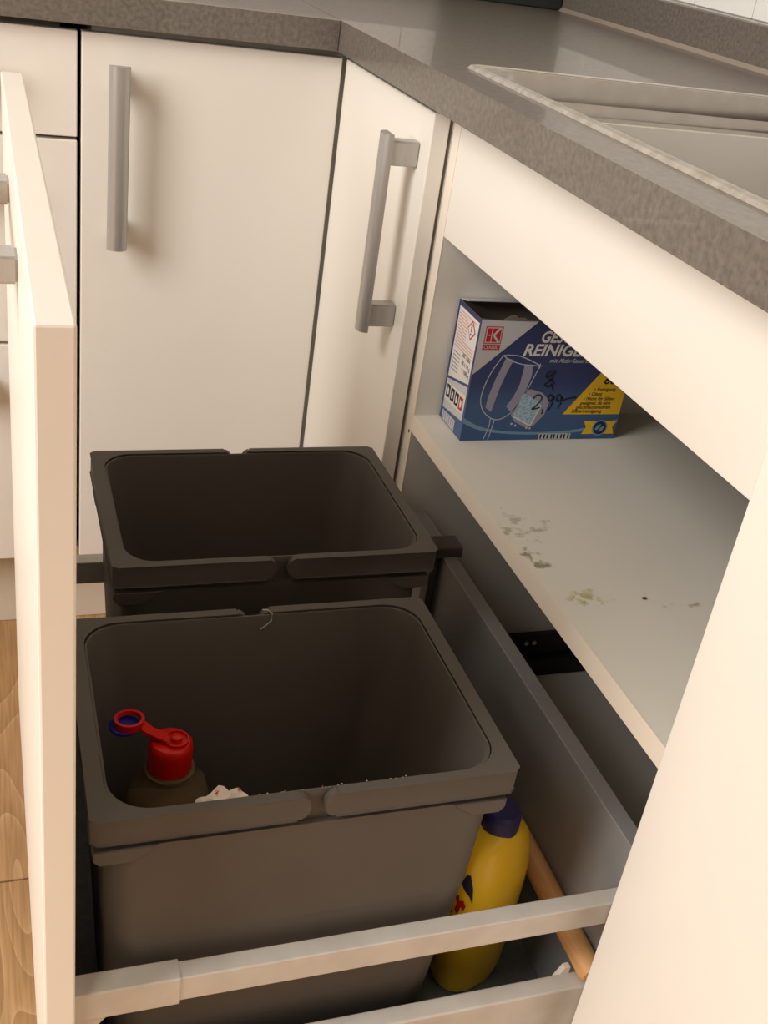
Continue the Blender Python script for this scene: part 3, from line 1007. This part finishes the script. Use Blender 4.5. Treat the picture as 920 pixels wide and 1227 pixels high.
# yellow corner
poly('printed_yellow_panel', [(151, 79), (187, 79), (187, 30), (116, 30.3)], 2, m_pyel)
ribbon('printed_rule', [[(148, 64.2), (187, 64.2)]], 0.5, 3, m_pblk, n=1)
lettering('60', (158, 66.5), 9.0, 3, m_pblk, 15, 0.2, 0.03)
for s, x, y, wd in (('• Reinigung', 148, 58.3, 27), ('• Glanz', 142.5, 52.8, 17), ('• Nicht für Silber', 137.5, 47.2, 39), ('geeignet, da eine', 134.5, 42.0, 38), ('geschmacksneutrale', 130.5, 37.0, 43), ('Silberreinigung', 126, 32.4, 38)):
    lettering(s, (x, y), 3.9, 3, m_pblk, wd, 0.2, 0.015)
# barcode strip and ribbon badge
poly('printed_strip', [(93, 7.2), (132, 7.2), (132, 0.3), (93, 0.3)], 2, m_pwhite2)
for i in range(9):
    x = 95 + i * 4.1 + random.uniform(-0.5, 0.5)
    poly('printed_mark', [(x, 6.4), (x + 1.9, 6.4), (x + 1.9, 1.2), (x, 1.2)], 3, m_pblk)
poly('printed_ribbon', [(145, 22), (186, 22), (182.5, 14), (186, 6), (145, 6), (149.5, 14)], 2, m_pyel)
poly('printed_badge', disc(166.5, 13.6, 9.6), 3, m_pcyan)
poly('printed_badge', disc(166.5, 13.6, 8.0), 4, m_navy)
poly('printed_badge_leaf', [(160.5, 12), (163, 17), (167.5, 18), (166, 13.5), (163, 10.5)], 5, m_pcyan)
poly('printed_badge_leaf', [(172.5, 15), (170, 10), (165.5, 8.5), (167, 13), (170, 16)], 5, m_pcyan)
# left side
poly('printed_panel', [(4, 131), (58, 131), (58, 51), (4, 63)], 1, m_pwhite, True)
poly('printed_panel', [(4, 60), (58, 48), (58, 14), (4, 21)], 1, m_pwhite2, True)
poly('printed_panel', [(4, 50), (58, 44), (58, 24), (4, 28)], 2, m_pwhite, True)
lines = []
for i in range(13):
    y = 127 - i * 3.2
    lines.append([(55, y), (30 if 0 < i < 9 else 8, y)])
ribbon('printed_text_lines', lines, 1.0, 2, m_pink, True, 1)
ribbon('printed_text_lines', [[(54, 82 - i * 4), (36, 82.5 - i * 4)] for i in range(6)], 0.7, 2, m_pblk, True, 1)
lettering('60 Tabs', (30, 84), 5.0, 2, m_pblk, 21, 0, 0.01, True)
lettering('60 x 18 g', (30, 76), 5.0, 2, m_pblk, 23, 0, 0.01, True)
lettering('= 1080 g', (27, 68), 5.0, 2, m_pblk, 20, 0, 0.01, True)
dm = [(19.5, 128), (30, 117), (19.5, 106), (9, 117)]
poly('hazard_diamond', dm, 3, m_pred, True)
poly('hazard_field', [(19.5, 125.8), (28, 117), (19.5, 108.2), (11, 117)], 4, m_pwhite, True)
poly('hazard_mark', [(18.0, 123), (21.0, 123), (20.2, 115), (18.8, 115)], 5, m_pblk, True)
poly('hazard_mark', disc(19.5, 112.6, 1.3, 14), 5, m_pblk, True)
for i, m in enumerate((m_pblk, m_pblk, m_pblk, m_pred)):
    y0 = 55 - i * 12.2
    k = 43 + 0.3 * i
    poly('care_icon', [(y0, k), (y0 - 10, k + 0.8), (y0 - 10, k - 13.5), (y0, k - 14.5)], 3, m, True)
    poly('care_icon_mark', [(y0 - 3, k - 2.5), (y0 - 7, k - 4), (y0 - 7.5, k - 10), (y0 - 4, k - 12), (y0 - 2.5, k - 8)], 4, m_pwhite, True)
poly('printed_panel', [(20, 14), (56, 12), (56, 1), (20, 1)], 2, m_pwhite2, True)
for i in range(6):
    y0 = 53 - i * 5.6
    poly('printed_mark', [(y0, 12), (y0 - 2.4, 12), (y0 - 2.4, 1.5), (y0, 1.5)], 3, m_pstripe, True)
